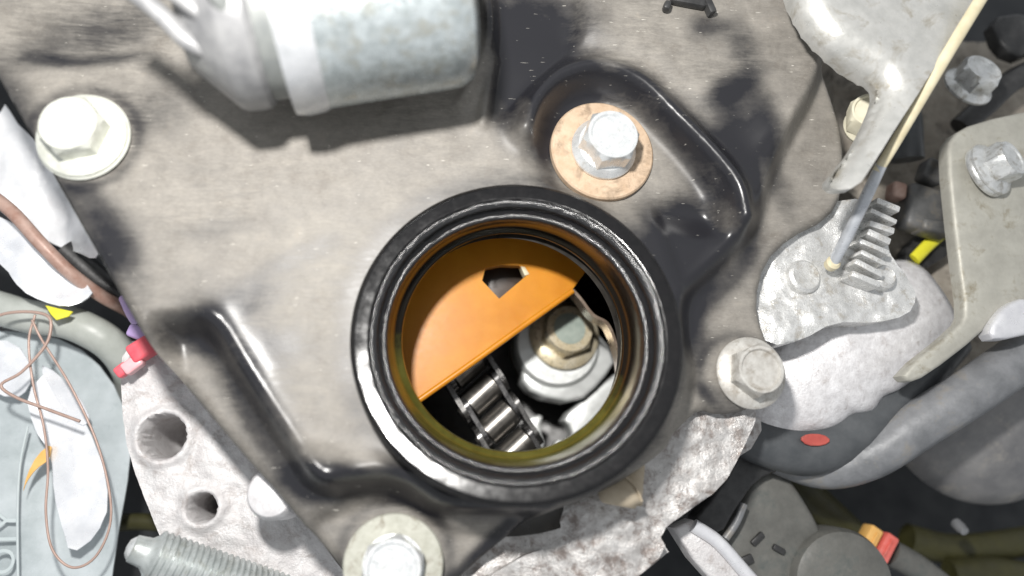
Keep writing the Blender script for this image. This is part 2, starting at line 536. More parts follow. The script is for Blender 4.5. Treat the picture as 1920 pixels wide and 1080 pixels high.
def bore_material():
    k = NT('oily_bore_painted_shade')
    a = k.math('ADD', k.attr('lit_side'), k.math('MULTIPLY', k.math('SUBTRACT', k.noise(2.5, 5, 0.65), 0.5), 0.7))
    m = k.ramp(a, [(0.62, 0.0), (1.0, 0.9)])  # oil film shown only on the lit low side; shaded rest painted dark
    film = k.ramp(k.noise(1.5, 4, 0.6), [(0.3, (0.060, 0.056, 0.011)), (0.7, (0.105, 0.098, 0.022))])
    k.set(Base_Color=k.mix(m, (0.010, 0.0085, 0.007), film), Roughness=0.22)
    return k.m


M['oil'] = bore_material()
M['brown'] = plain('brown_oily_steel', (0.035, 0.018, 0.009), (0.06, 0.032, 0.016), 3, 0.4)

# ------------------------------------------------------------------ engine bay floor
mk('engine_bay_floor', [(-30, -24, -9), (32, -24, -9), (32, 24, -9), (-30, 24, -9)], [(0, 1, 2, 3)], M['bay'], None, 0)
tag(bpy.data.objects['engine_bay_floor'], 'dark grimy bottom of the engine bay', None, None, 'structure')

# ------------------------------------------------------------------ timing cover
RC = W(970, 626, 0.55)                                  # axis of the filler neck
RC.z = 0
hole = np.array([(RC.x + 2.72 * math.cos(a), RC.y + 2.72 * math.sin(a)) for a in np.linspace(0, 2 * math.pi, 120, endpoint=False)])
COVER = [(-160, -160), (-60, 50), (0, 158), (75, 290), (172, 462), (232, 570), (300, 690), (420, 836), (520, 948), (640, 1095), (760, 1260),
         (800, 1180), (888, 1078), (1016, 966), (1135, 924), (1248, 848), (1298, 796), (1335, 762), (1375, 775), (1430, 765), (1478, 722), (1484, 668), (1455, 612), (1443, 550),
         (1460, 478), (1510, 428), (1585, 392), (1612, 340), (1612, 240), (1588, 160), (1556, 70), (1535, -20), (1520, -170), (600, -200)]


def blob(P, cx, cy, rx, ry, ang=0.0, soft=1.0):
    c = W(cx, cy, 0); rx /= 100; ry /= 100
    a = math.radians(ang)
    d = P - np.array((c.x, c.y))
    u = (d[:, 0] * math.cos(a) + d[:, 1] * math.sin(a)) / rx
    v = (-d[:, 0] * math.sin(a) + d[:, 1] * math.cos(a)) / ry
    return np.exp(-(u * u + v * v) ** 1.5 * soft)


POCKET = plane2([(1000, 265), (1022, 190), (1080, 152), (1150, 152), (1215, 190), (1280, 260), (1340, 335), (1370, 420), (1310, 430), (1230, 400), (1150, 390), (1060, 370), (1010, 320)])
RIDGE = plane2([(985, 250), (1010, 190), (1055, 150), (1120, 136), (1195, 165), (1260, 225), (1325, 292), (1372, 352), (1386, 410)], closed=False)
BLACKPOCKET = plane2([(1235, 375), (1300, 372), (1345, 385), (1362, 425), (1340, 470), (1300, 520), (1282, 540), (1262, 480), (1240, 420)])
LOWLEFT = plane2([(270, 612), (330, 602), (388, 600), (440, 690), (510, 800), (575, 893), (612, 920), (665, 908), (720, 900), (775, 912), (830, 948), (880, 958), (930, 938),
                  (1000, 940), (1040, 980), (900, 1130), (700, 1300), (400, 1100)], rnd=2)
BOLTLOW = plane2([(560, 985), (620, 962), (690, 935), (760, 938), (815, 975), (850, 1003), (905, 1005), (960, 985), (900, 1100), (760, 1300), (560, 1150)], rnd=2)
RIGHTLOW = plane2([(1760, -100), (1545, -80), (1555, 60), (1540, 150), (1490, 240), (1455, 320), (1435, 400), (1400, 455), (1340, 505), (1292, 545), (1290, 620), (1310, 720), (1250, 800),
                   (1300, 900), (1700, 900)], rnd=2)
UPPERRIGHT = plane2([(1040, -200), (1090, 0), (1085, 70), (1150, 110), (1240, 150), (1320, 215), (1400, 225), (1445, 290), (1600, 200), (1700, -200)], rnd=2)
TOPDARK = plane2([(925, -200), (932, 60), (925, 140), (912, 235), (965, 205), (1040, 130), (1085, 70), (1085, 0), (1050, -200)], rnd=2)
BEAD = plane2([(385, 606), (440, 688), (508, 795), (572, 876), (606, 898), (660, 888), (715, 880), (770, 892), (825, 924), (872, 934), (915, 918)], closed=False)
RIBA = plane2([(893, -60), (915, 20), (915, 80), (895, 140), (868, 190)], closed=False)
RIBB = plane2([(928, 110), (915, 170), (903, 235)], closed=False)
TOPLEFT = plane2([(-100, -100), (40, 85), (120, 118), (190, 108), (250, 100), (330, 60), (420, -120)], rnd=2)


def cover_h(P):
    z = np.zeros(len(P))
    z += 0.22 * sstep(0.5 - sd(P, UPPERRIGHT) / 1.0)
    z -= 0.18 * sstep(0.5 - sd(P, TOPDARK) / 0.35)
    s = sstep(0.5 - sd(P, POCKET) / 0.75)
    z = z * (1 - s) + s * -0.30
    z += 0.42 * np.exp(-(segdist(P, RIDGE) / 0.25) ** 2)
    z -= 0.10 * sstep(0.5 - sd(P, BLACKPOCKET) / 0.35)
    z += 0.20 * np.exp(-(segdist(P, RIBA) / 0.16) ** 2)
    z += 0.14 * np.exp(-(segdist(P, RIBB) / 0.10) ** 2)
    z -= 0.08 * sstep(0.5 - sd(P, TOPLEFT) / 0.3)
    s = sstep(0.5 - sd(P, LOWLEFT) / 0.55)
    z = z * (1 - s) - 0.75 * s
    z += 0.17 * np.exp(-(segdist(P, BEAD) / 0.30) ** 2)
    z += 0.20 * blob(P, 600, 880, 46, 40) + 0.18 * blob(P, 842, 920, 50, 34)
    z -= 0.22 * sstep(0.5 - sd(P, BOLTLOW) / 0.30)
    s = sstep(0.5 - sd(P, RIGHTLOW) / 0.55)
    z = z * (1 - s) - 0.52 * s
    # level seat under the filler neck
    d = np.hypot(P[:, 0] - RC.x, P[:, 1] - RC.y)
    s = sstep((3.3 - d) / 0.35)
    z = z * (1 - s * 0.85)
    # rolled outer edge
    e = segdist(P, COVER2, True)
    z -= 0.16 * np.clip(1 - e / 0.16, 0, 1) ** 2
    z += fbm(P, 0.6, 0.02, 2)
    return z


COVER2 = plane2(COVER, 0, 1)


def cover_attr(P):
    d = np.full(len(P), 0.80)
    # wiped and oily places where the black paint shows, plus painted dark patches
    for (cx, cy, rx, ry, an, am) in [
        (1010, 40, 100, 75, -10, .9), (1000, 130, 75, 60, -30, .7), (945, 195, 26, 60, 0, .7), (930, 40, 18, 60, 0, .3), (1040, 200, 45, 90, -35, .8),
        (1110, 165, 90, 30, 5, .75), (1030, 260, 25, 80, 0, .6), (1250, 215, 95, 32, -40, .65), (1345, 320, 110, 40, -50, .75), (1390, 260, 50, 80, 20, .8), (1400, 370, 30, 90, 8, .9),
        (1310, 440, 50, 70, 0, 1.0), (1290, 510, 45, 50, 0, .8), (1370, 170, 60, 25, 30, .6), (1320, 60, 35, 22, 0, .55), (1385, 90, 30, 50, 20, .45), (1345, 480, 70, 20, 42, .7),
        (1450, 270, 25, 120, 18, .45), (1240, 490, 40, 110, 10, .55), (1290, 590, 45, 70, 0, .5), (1270, 430, 50, 60, 0, .5), (1380, 520, 80, 20, 45, .5),  # first entry paints the shade on the slope down to the right flange
        (440, 670, 60, 120, 25, .35), (350, 620, 60, 30, 0, .8), (520, 650, 45, 30, 0, .45), (485, 775, 42, 170, 30, .65), (600, 905, 60, 30, -5, 1.0), (850, 935, 75, 24, -12, 1.0),
        (720, 906, 115, 26, -3, .8), (800, 960, 60, 14, -30, .45), (470, 560, 60, 30, 25, .5), (560, 480, 70, 16, 25, .4), (400, 430, 60, 18, 12, .35), (160, 380, 55, 28, -30, .65), (200, 460, 55, 45, 0, .6),
        (220, 500, 40, 90, 30, .45), (300, 210, 55, 45, 20, .4), (170, 60, 110, 45, 20, .55), (80, 110, 40, 14, 0, .5), (190, 112, 70, 12, 8, .6), (20, 180, 30, 70, 28, .6),  # includes the dark patches near the top left corner
        (950, 1010, 130, 14, 42, .9), (330, 760, 18, 120, 32, .2), (1130, 940, 60, 20, 25, .3), (1370, 740, 60, 16, -20, .4), (1310, 600, 30, 60, 0, .35),
    ]:
        d -= am * (1.0 if cx > 880 else 0.82) * blob(P, cx, cy, rx * 1.15, ry * 1.15, an, 0.8)
    # grime and painted contact shade in rings round the bolts
    for bx, by, br in ((158, 258, 0.95), (1406, 700, 0.80), (738, 1058, 1.0)):
        c = W(bx, by, 0)
        q = np.hypot(P[:, 0] - c.x, P[:, 1] - c.y)
        d -= 0.38 * np.exp(-((q - br) / 0.13) ** 2)
    r = np.hypot(P[:, 0] - RC.x, P[:, 1] - RC.y)
    d -= 0.35 * sstep((3.45 - r) / 0.4)
    return {'dust': d}


cover = empty('timing_cover', (RC.x, RC.y, -0.8), 'black painted sheet metal timing cover, dusty, with a big round filler opening', 'engine cover')
sheet('cover_plate', COVER, 0.0, 0.075, cover_h, 0.14, M['cover'], cover, 1, hole, 60, cover_attr)

# filler neck: rim with stepped lips and an oily bore
neck_prof = [(2.93, -0.75), (2.95, 0.0), (2.962, 0.18), (2.962, 0.21), (2.955, 0.24), (2.945, 0.252), (2.935, 0.258), (2.915, 0.268), (2.905, 0.29), (2.90, 0.315), (2.885, 0.327), (2.87, 0.329), (2.86, 0.3285), (2.66, 0.3115), (2.65, 0.3105),
             (2.635, 0.305), (2.60, 0.27), (2.57, 0.20), (2.555, 0.17), (2.50, 0.125), (2.49, 0.118), (2.42, 0.075), (2.36, 0.05), (2.33, -0.02)]


TILT = (-0.10, 0.12)                                  # the neck leans a little


def ring(name, prof, mat, parent, segs=160, amp=0.0, seed=0, shear=(0, 0)):
    V = []; F = []
    for r, t in prof:
        for i in range(segs):
            a = 2 * math.pi * i / segs
            q = Vector((math.cos(a), math.sin(a), 0))
            w = amp * noise.noise(q * 14 + Vector((seed, t * 9, r * 9))) + amp * 0.7 * noise.noise(q * 37 + Vector((seed, t * 20, r * 20)))
            lean = -(TILT[0] * q.x + TILT[1] * q.y) * r * min(1.0, max(0.0, (t + 0.9) / 0.9))
            dz = -min(0.0, t)
            V.append(Vector((RC.x + shear[0] * dz, RC.y + shear[1] * dz, t + w + lean + 0.24 * min(1.0, max(0.0, (t + 0.9) / 0.9)))) + q * (r + w * 0.6))
    n = len(prof)
    for k in range(n - 1):
        for i in range(segs):
            j = (i + 1) % segs
            F.append((k * segs + i, k * segs + j, (k + 1) * segs + j, (k + 1) * segs + i))
    return mk(name, V, F, mat, parent, 180, {'lit_side': [max(0.0, min(1.0, 0.5 - 0.9 * math.sin(2 * math.pi * (k % segs) / segs) - 0.2 * math.cos(2 * math.pi * (k % segs) / segs))) for k in range(len(V))]})


rim = ring('filler_neck', neck_prof, M['rim'], cover, 200, 0.0035, 8)
ring('lip', [(2.615, 0.25), (2.61, 0.315), (2.59, 0.33), (2.565, 0.322), (2.49, 0.285), (2.47, 0.25), (2.465, 0.1)], M['rimdust'], rim, 260, 0.018, 1)
ring('lip', [(2.41, 0.0), (2.405, 0.08), (2.38, 0.09), (2.325, 0.066), (2.305, 0.03), (2.30, -0.1)], M['rimdust'], rim, 260, 0.016, 5)
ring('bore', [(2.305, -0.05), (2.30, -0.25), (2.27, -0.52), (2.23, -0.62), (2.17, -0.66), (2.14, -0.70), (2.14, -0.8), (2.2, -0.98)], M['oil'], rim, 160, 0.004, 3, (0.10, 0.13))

# dark chamber under the opening
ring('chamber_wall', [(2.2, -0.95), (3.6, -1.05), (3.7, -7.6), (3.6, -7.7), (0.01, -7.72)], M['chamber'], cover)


# ------------------------------------------------------------------ bolts
def hex_geo(c, ap, h, rot, axis, dish=0.03, segs=48):
    x, y, z = frame(axis); c = Vector(c); V = []; F = []
    rows = []
    for lv in range(6):
        row = []
        for i in range(segs):
            a = 2 * math.pi * i / segs
            rh = ap / math.cos((a % (math.pi / 3)) - math.pi / 6)
            if lv == 0: r, t = rh, 0
            elif lv == 1: r, t = rh, h - 0.05 - (rh - ap) * 0.75
            elif lv == 2: r, t = min(rh, ap * 0.985), h
            elif lv == 3: r, t = ap * 0.86, h
            elif lv == 4: r, t = ap * 0.80, h - dish
            else: r, t = ap * 0.03, h - dish * 1.1
            b = a + math.radians(rot)
            row.append(len(V)); V.append(c + (x * math.cos(b) + y * math.sin(b)) * r + z * t)
        rows.append(row)
    for k in range(5):
        for i in range(segs):
            j = (i + 1) % segs
            F.append((rows[k][i], rows[k][j], rows[k + 1][j], rows[k + 1][i]))
    F.append(tuple(rows[5])); F.append(tuple(rows[0]))
    return V, F


def bolt(px, py, z, label, fr, ap, hh, mat, rot=0, axis=(0, 0, 1), washer=None, wr=0, wh=0.1, fh=0.16, dish=0.03, name='flange_bolt', group='flange bolts on the engine', topmat=None, cat='bolt', face=None):
    c = W(px, py, z)
    e = empty(name, c, label, cat, group)
    ax = Vector(axis).normalized(); t = 0.0
    if washer:
        lathe('washer', [(wr * 0.35, 0), (wr * 0.985, 0.0), (wr, 0.02), (wr, wh - 0.03), (wr * 0.97, wh), (wr * 0.35, wh)], c, ax, washer, e, 72)
        t = wh
    lathe('flange', [(fr * 0.97, t), (fr, t + 0.02), (fr, t + fh * 0.35), (fr * 0.95, t + fh * 0.55), (ap * 1.1, t + fh), (ap * 0.9, t + fh)], c, ax, mat, e, 64)
    V, F = hex_geo(c + ax * (t + fh * 0.85), ap, hh, rot, ax, dish)
    h = mk('hex_head', V, F, topmat or mat, e, 28)
    if face:
        tt = t + fh * 0.85 + hh
        lathe('head_face', [(ap * 0.70, tt - 0.02), (ap * 0.68, tt + 0.012), (0.01, tt + 0.014)], c, ax, face, h, 40)
    return e


bolt(158, 258, 0.02, 'pale washed out flange bolt beside the bright shield at the cover edge', 0.80, 0.50, 0.42, M['zinccream'], 12, (-0.06, 0.02, 1), washer=M['zinccream'], wr=0.84, wh=0.06)
bolt(1126, 288, -0.34, 'silver hex bolt on a wide tan washer above the filler opening', 0.66, 0.50, 0.50, M['zincbright'], 8, (0.06, 0.06, 1), washer=M['washer'], wr=1.06, wh=0.18, fh=0.22)
bolt(1406, 700, -0.52, 'dusty grey flange bolt holding the cover corner near the white casting', 0.71, 0.46, 0.36, M['dustybolt'], 22, (0.03, 0.05, 1), fh=0.18, dish=0.05)
bolt(738, 1058, -0.86, 'white faced hex bolt on a wide grey washer at the cover bottom', 0.55, 0.50, 0.40, M['zincbright'], 20, (0, 0, 1), washer=M['washergrey'], wr=0.90, wh=0.12, fh=0.08)

# ------------------------------------------------------------------ solenoid
sz = 1.95
s0, s1 = W(350, 52, sz), W(865, -16, sz)
sax = (s1 - s0).normalized(); slen = (s1 - s0).length
sol = empty('oil_control_solenoid', W(700, 60, 0.1), 'silver cylindrical solenoid with a grey cap and terminal prongs above the cover', 'solenoid')
K = slen / 515.0


def sx(px): return (px - 385) * K


R0 = 1.62
lathe('can', [(R0 * 0.3, sx(905)), (R0 * 0.80, sx(904)), (R0 * 0.93, sx(893)), (R0 * 0.99, sx(872)), (R0, sx(840)), (R0 * 1.0, sx(700)), (R0 * 1.005, sx(606)), (R0 * 0.6, sx(604))], s0, sax, M['solenoid'], sol, 96)
lathe('flange_ring', [(R0 * 0.6, sx(606)), (R0 * 1.01, sx(612)), (R0 * 1.035, sx(600)), (R0 * 1.045, sx(570)), (R0 * 1.02, sx(548)), (R0 * 0.7, sx(545))], s0, sax, M['whitering'], sol, 96)
lathe('seal_groove', [(R0 * 0.5, sx(552)), (R0 * 0.84, sx(551)), (R0 * 0.84, sx(512)), (R0 * 0.5, sx(511))], s0, sax, M['darkgroove'], sol, 96)
lathe('end_cap', [(R0 * 0.4, sx(516)), (R0 * 0.86, sx(515)), (R0 * 0.91, sx(505)), (R0 * 0.92, sx(490)), (R0 * 0.91, sx(462)), (R0 * 0.88, sx(452)), (R0 * 0.62, sx(412)), (R0 * 0.48, sx(390)), (R0 * 0.38, sx(380)), (0.05, sx(376))], s0, sax, M['greycap'], sol, 96)
tube('terminal', pxpath([(225, -35, 2.9), (300, 25, 2.75), (352, 76, 2.6), (392, 96, 2.5)]), [0.15, 0.15, 0.16, 0.12], M['greycap'], sol, 10, 5, flat=0.7)
tube('terminal', pxpath([(300, -40, 3.1), (345, 0, 3.05), (395, 40, 2.9)]), [0.14, 0.14, 0.12], M['greycap'], sol, 10, 5, flat=0.7)
tube('terminal', pxpath([(385, -40, 3.5), (405, -10, 3.4), (425, 20, 3.2)]), [0.12, 0.13, 0.12], M['darkgroove'], sol, 10, 5, flat=0.7)
box('mounting_foot', W(720, -110, 0.6), 2.2, 1.4, 1.6, 7, M['solenoid'], sol, 0.2)

# ------------------------------------------------------------------ small clip at the top
clip = empty('wire_clip', W(1290, 10, 0.2), 'small black wire clip on the cover at the top edge', 'clip')
box('clip_body', W(1290, 2, 0.34), 0.75, 0.22, 0.2, -8, M['blackplastic'], clip, 0.06)
box('clip_jaw', W(1330, 15, 0.36), 0.16, 0.32, 0.24, 20, M['blackplastic'], clip, 0.05)
box('clip_jaw', W(1250, 12, 0.36), 0.14, 0.20, 0.2, -20, M['blackplastic'], clip, 0.05)

# ------------------------------------------------------------------ inside the opening
gz = -2.55
guide = empty('chain_guide', W(900, 620, gz - 0.4), 'amber nylon chain guide with a square notch inside the opening', 'chain guide')
GP = [(787, 748), (1074, 543), (1130, 470), (1100, 380), (980, 340), (820, 360), (700, 450), (640, 600), (660, 740), (740, 800)]
# notch cut into the plate
GPN = [(790, 746), (930, 646), (1070, 547), (1120, 480), (1110, 400), (1000, 350), (880, 350), (780, 390), (700, 450), (640, 600), (655, 720), (740, 782)]
NOTCH = plane2([(904, 526), (910, 503), (940, 497), (974, 498), (988, 516), (936, 560)], gz, 0)
sheet('guide_plate', GPN, gz, 0.12, lambda P: np.zeros(len(P)), 0.22, M['guide'], guide, 0, NOTCH, 40)
tube('raised_edge', pxpath([(786, 750), (880, 684), (980, 612), (1074, 545)], gz - 0.02), 0.07, M['guide'], guide, 10, 4)
prism('side_wall', [(760, 640), (790, 560), (850, 500), (920, 470), (1000, 470), (1075, 520), (1120, 480), (1040, 400), (940, 370), (820, 400), (730, 480), (690, 620)], gz - 0.6, 0.2, M['guide'], guide, 0.03, 2)
prism('notch_floor', [(880, 480), (1010, 470), (1010, 540), (936, 580), (880, 540)], gz - 0.9, 0.1, M['brown'], guide, 0.02, 2)
prism('clip_tab', [(976, 499), (984, 500), (993, 514), (984, 517)], gz + 0.02, 0.3, M['cream'], guide, 0.015, 2)

# roller chain
chain = empty('timing_chain', W(920, 770, -3.6), 'dark oiled steel roller chain below the amber guide', 'chain')
cz = -4.0
ca = W(862, 672, cz); cb = W(985, 872, cz)
cdir = (cb - ca).normalized(); cl = (cb - ca).length
cross = Vector((cdir.y, -cdir.x, 0)).normalized() * -1
if cross.x < 0: cross = -cross
cross = (cross * 0.97 + Vector((0, 0, 0.0))).normalized()
cross = (cross + cdir * -0.18).normalized()
pitch = 0.74
for i in range(-1, 6):
    c = ca + cdir * (0.25 + pitch * i)
    zoff = Vector((0, 0, -0.02 * i))
    c = c + zoff
    lathe('roller', [(0.10, -0.40), (0.31, -0.40), (0.335, -0.375), (0.335, 0.375), (0.31, 0.40), (0.10, 0.40)], c, cross, M['roller'], chain, 28)
    lathe('pin', [(0.05, -0.67), (0.10, -0.67), (0.12, -0.64), (0.12, 0.64), (0.10, 0.67), (0.05, 0.67)], c, cross, M['roller'], chain, 20)
    if i < 5:
        for sgn in (-1, 1):
            off = (0.46 if i % 2 else 0.58) * sgn
            p0 = c + cross * off; p1 = p0 + cdir * pitch
            u = cdir; w = u.cross(cross).normalized()
            out = []
            n = 14
            for k in range(n + 1):
                a = math.pi / 2 + math.pi * k / n
                out.append(p0 + (u * math.cos(a) + w * math.sin(a)) * 0.33)
            out.append((p0 + p1) / 2 - w * 0.26)
            for k in range(n + 1):
                a = -math.pi / 2 + math.pi * k / n
                out.append(p1 + (u * math.cos(a) + w * math.sin(a)) * 0.33)
            out.append((p0 + p1) / 2 + w * 0.26)
            m = len(out); V = [q - cross * 0.055 for q in out] + [q + cross * 0.055 for q in out]
            F = [tuple(range(m)), tuple(range(m, 2 * m))] + [(k, (k + 1) % m, m + (k + 1) % m, m + k) for k in range(m)]
            mk('link_plate', V, F, M['linkdark'] if i % 2 else M['steeldark'], chain, 35)

# cam bearing cap
cap = empty('bearing_cap', W(1080, 700, -4.4), 'bright machined aluminium bearing cap under the bolt inside the opening', 'bearing cap')
lathe('boss', [(0.3, -0.9), (1.10, -0.9), (1.08, -0.2), (1.05, -0.08), (0.99, 0.0), (0.3, 0.0)], W(1046, 644, -4.6), (0, 0, 1), M['camcap'], cap, 64)
prism('cap_body', [(972, 705), (1000, 655), (1100, 600), (1160, 668), (1130, 715), (1083, 757), (1000, 742)], -4.8, 0.9, M['camcap'], cap, 0.1, 3, 1)
prism('cap_arm', [(1070, 800), (1052, 785), (1110, 735), (1168, 690), (1190, 720), (1165, 770), (1100, 820), (1075, 830)], -5.2, 0.7, M['camcap'], cap, 0.08, 3, 1)
prism('cap_finger', [(985, 785), (1020, 775), (1012, 800), (1024, 840), (1000, 850), (1005, 810)], -5.9, 0.4, M['camcap'], cap, 0.06, 3, 1)
prism('cap_finger', [(1040, 826), (1058, 824), (1062, 850), (1040, 850)], -5.9, 0.4, M['camcap'], cap, 0.05, 3, 1)
bolt(1057, 628, -4.59, 'oil tinted hex bolt inside the opening, half shaded by the amber guide', 0.88, 0.57, 0.44, M['goldbolt'], 20, (0.08, 0.12, 1), fh=0.16, dish=0.0, topmat=M['goldbolt'], face=M['greenbolt'])
baf = empty('steel_baffle', W(1130, 620, -2.9), 'curved brown steel baffle edge along the right of the opening', 'baffle')


def strip(name, path, wdt, mat, parent, th=0.04):
    P = catmull(path, 6); V = []; F = []
    for p in P:
        V += [p, p + Vector((0, 0, -wdt)), p + Vector((th, th, -wdt)), p + Vector((th, th, 0))]
    for i in range(len(P) - 1):
        for k in range(4):
            j = (k + 1) % 4
            F.append((4 * i + k, 4 * i + j, 4 * i + 4 + j, 4 * i + 4 + k))
    F.append((0, 1, 2, 3)); m = 4 * len(P); F.append((m - 4, m - 3, m - 2, m - 1))
    return mk(name, V, F, mat, parent, 50)


strip('baffle_strip', pxpath([(1062, 535), (1085, 560), (1110, 592), (1138, 610), (1156, 655), (1164, 700), (1160, 745)], -2.6), 0.5, M['baffle'], baf, 0.05)
prism('baffle_foot', [(1055, 828), (1120, 790), (1150, 770), (1160, 790), (1110, 830), (1080, 850)], -4.2, 0.1, M['baffle'], baf, 0.03, 2)

# ------------------------------------------------------------------ engine block around the cover
block = empty('engine_block', W(1000, 900, -4.0), 'rough cast aluminium engine block around the cover edge', 'engine block')


def rough_h(amp, s=2.5, seed=1, big=0.0):
    return lambda P: fbm(P, s, amp, seed, 5) + (fbm(P, 0.5, big, seed + 3) if big else 0)


sheet('pump_flange', [(840, 1110), (920, 980), (1030, 870), (1180, 770), (1280, 700), (1400, 690), (1425, 770), (1390, 850), (1352, 915), (1290, 958), (1236, 1000), (1252, 1032), (1190, 1090), (1100, 1140), (960, 1160)],
      -0.88, 0.06, lambda P: fbm(P, 3.0, 0.035, 1, 4) + fbm(P, 0.5, 0.06, 4) - 0.65 * sstep((1.5 - P[:, 0]) / 1.5), 1.2, M['cast'], block, 1, None, 80)
sheet('flange_ledge', [(900, 1090), (985, 1040), (1150, 985), (1236, 1006), (1255, 1035), (1180, 1095), (1000, 1180)], -1.32, 0.07, rough_h(0.03, 3.0, 13, 0.06), 0.6, M['cast'], block, 0, None, 70)
ZS, RS = -1.2, 1.07
HOLE1, HOLE2 = W(305, 818, -2.0), W(380, 952, -2.0)


def left_h(P):
    z = fbm(P, 2.2, 0.05, 5, 5) + fbm(P, 0.5, 0.12, 8)
    for H, r in ((HOLE1, 0.42), (HOLE2, 0.25)):
        d = np.hypot(P[:, 0] - H.x, P[:, 1] - H.y)
        z -= 2.6 * sstep((r - d) / 0.12 + 0.5)
        z += 0.10 * np.exp(-((d - r - 0.12) / 0.12) ** 2)
    return z


sheet('side_flange', [(232, 640), (300, 640), (380, 760), (500, 890), (640, 1060), (720, 1200), (400, 1200), (330, 1090), (290, 980), (240, 860), (225, 760)], -2.0, 0.055, left_h, 1.0, M['castlight'], block, 1, None, 70)
ZS, RS = -0.2, 1.0
lathe('dowel', [(0.02, 0.28), (0.22, 0.26), (0.42, 0.16), (0.5, 0.0), (0.5, -0.7)], W(512, 925, -1.25), (-0.15, 0.05, 1), M['boss'], block, 40)
ZS, RS = 0.0, 1.0
prism('bolt_lug', [(1330, 780), (1395, 770), (1440, 790), (1400, 860), (1340, 850)], -1.6, 0.6, M['cast'], block, 0.06, 2, 1)
plug = empty('rubber_plug', W(1160, 925, -1.0), 'small tan rubber plug poking out under the filler rim', 'plug')
tube('plug_body', pxpath([(1195, 868, -0.7), (1175, 905, -0.58), (1163, 930, -0.5), (1160, 948, -0.5)]), [0.16, 0.34, 0.44, 0.30], M['tan'], plug, 24, 8)
tube('seam', pxpath([(1160, 882, -0.22), (1190, 910, -0.14), (1204, 940, -0.2)]), 0.02, M['tan'], plug, 8, 6)

# threaded stud
ZS, RS = -1.2, 1.07
st0, st1 = W(243, 1026, -0.9), W(520, 1120, -2.0)
sd_ax = (st1 - st0).normalized(); L = (st1 - st0).length
prof = [(0.04, 0.0), (0.16, 0.01), (0.24, 0.06), (0.26, 0.22), (0.27, 0.30), (0.36, 0.40)]
t = 0.42
while t < L:
    prof += [(0.42, t), (0.455, t + 0.03), (0.455, t + 0.05), (0.42, t + 0.085)]; t += 0.115
stud = empty('threaded_stud', W(380, 1070, -2.2), 'grey threaded stud pointing up at the bottom edge', 'stud')
lathe('thread', prof, st0, sd_ax, M['stud'], stud, 40)
lathe('nose', [(0.02, -0.05), (0.13, -0.03), (0.20, 0.03), (0.2, 0.1)], st0, sd_ax, M['zincbright'], stud, 32)

# ------------------------------------------------------------------ left side clutter
ZS, RS = -2.2, 1.14
shield = empty('heat_shield', W(80, 380, -1.2), 'bright white aluminium shield strip beyond the cover edge', 'heat shield')
sheet('shield_panel', [(-70, 120), (-10, 205), (40, 225), (75, 285), (125, 375), (184, 468), (166, 482), (110, 452), (50, 428), (0, 400), (-80, 330)], -0.9, 0.07, lambda P: fbm(P, 0.6, 0.2, 4) + fbm(P, 2.0, 0.05, 9) - 0.35 * np.clip(-8.0 - P[:, 0], 0, 2) ** 2, 0.06, M['shield'], shield, 1)
foil = empty('crumpled_foil_wrap', W(80, 500, -2.0), 'crumpled silver foil wrap beneath the shield', 'foil')
sheet('foil_sheet', [(-70, 380), (0, 405), (60, 440), (115, 500), (178, 545), (160, 562), (125, 578), (80, 566), (40, 545), (10, 500), (-60, 460)], -1.5, 0.07,
      lambda P: fbm(P, 1.3, 0.16, 6, 2) + fbm(P, 0.6, 0.1, 2), 0.05, M['foil'], foil, 1, None, 40)
tag(tube('rusty_tube', pxpath([(-40, 350, -1.1), (20, 395, -1.05), (75, 455, -1.1), (130, 510, -1.4), (190, 555, -2.0), (250, 590, -2.8), (290, 640, -3.6)]), 0.13, M['rustpipe'], None, 14, 6), 'thin rusty brown tube passing between the shield and the foil', 'tube')
tag(tube('black_cable', pxpath([(120, 470, -2.2), (190, 530, -2.4), (240, 560, -2.6), (330, 640, -3.2)]), 0.28, M['blackplastic'], None, 14, 6), 'black cable running under the cover edge beside the rusty tube', 'cable')
tag(tube('pale_grey_hose', pxpath([(-60, 560, -2.8), (40, 590, -2.5), (130, 605, -2.4), (200, 640, -2.6), (240, 690, -3.2), (250, 760, -4.4)]), 0.34, M['beigehose'], None, 20, 6, wob=0.03), 'pale grey rubber hose curving above the plastic bag', 'hose')
tag(prism('yellow_tag', [(84, 572), (136, 584), (128, 593), (105, 600), (95, 590)], -1.6, 0.05, M['yellow'], None, 0.015, 1), 'small bright yellow tag beside the pale hose', 'tag')
conn = empty('red_connector', W(262, 660, -2.6), 'red and violet wiring connector tucked under the cover edge', 'connector')
box('socket', W(268, 656, -0.5), 0.44, 0.36, 0.35, 35, M['red'], conn, 0.07, 3)
box('wire_sleeve', W(262, 625, -0.5), 0.40, 0.24, 0.25, -20, M['violet'], conn, 0.07, 3)
box('latch', W(250, 684, -0.5), 0.36, 0.24, 0.25, 40, M['pinkwhite'], conn, 0.06, 3)
tube('wire_lead', pxpath([(262, 612, -0.6), (246, 590, -0.9), (232, 560, -1.3)]), 0.09, M['violet'], conn, 10, 5)
box('latch', W(231, 694, -0.6), 0.26, 0.22, 0.22, 40, M['red'], conn, 0.06, 3)
bag = empty('plastic_bag', W(110, 860, -3.4), 'cloudy plastic bag with printed letters at the lower corner', 'plastic bag')
sheet('bag_film', [(-90, 620), (40, 620), (130, 640), (200, 700), (246, 790), (243, 880), (228, 960), (204, 1100), (200, 1200), (-90, 1200)], -2.9, 0.09,
      lambda P: fbm(P, 0.5, 0.22, 11, 2), 0.05, M['bag'], bag, 1, None, 60)
sheet('foil_lining', [(48, 738), (92, 690), (130, 735), (188, 850), (208, 945), (180, 1005), (128, 1042), (118, 985), (98, 925), (96, 850), (62, 800)], -2.35, 0.06,
      lambda P: fbm(P, 0.7, 0.14, 17, 2), 0.04, M['foil'], bag, 1, None, 50)
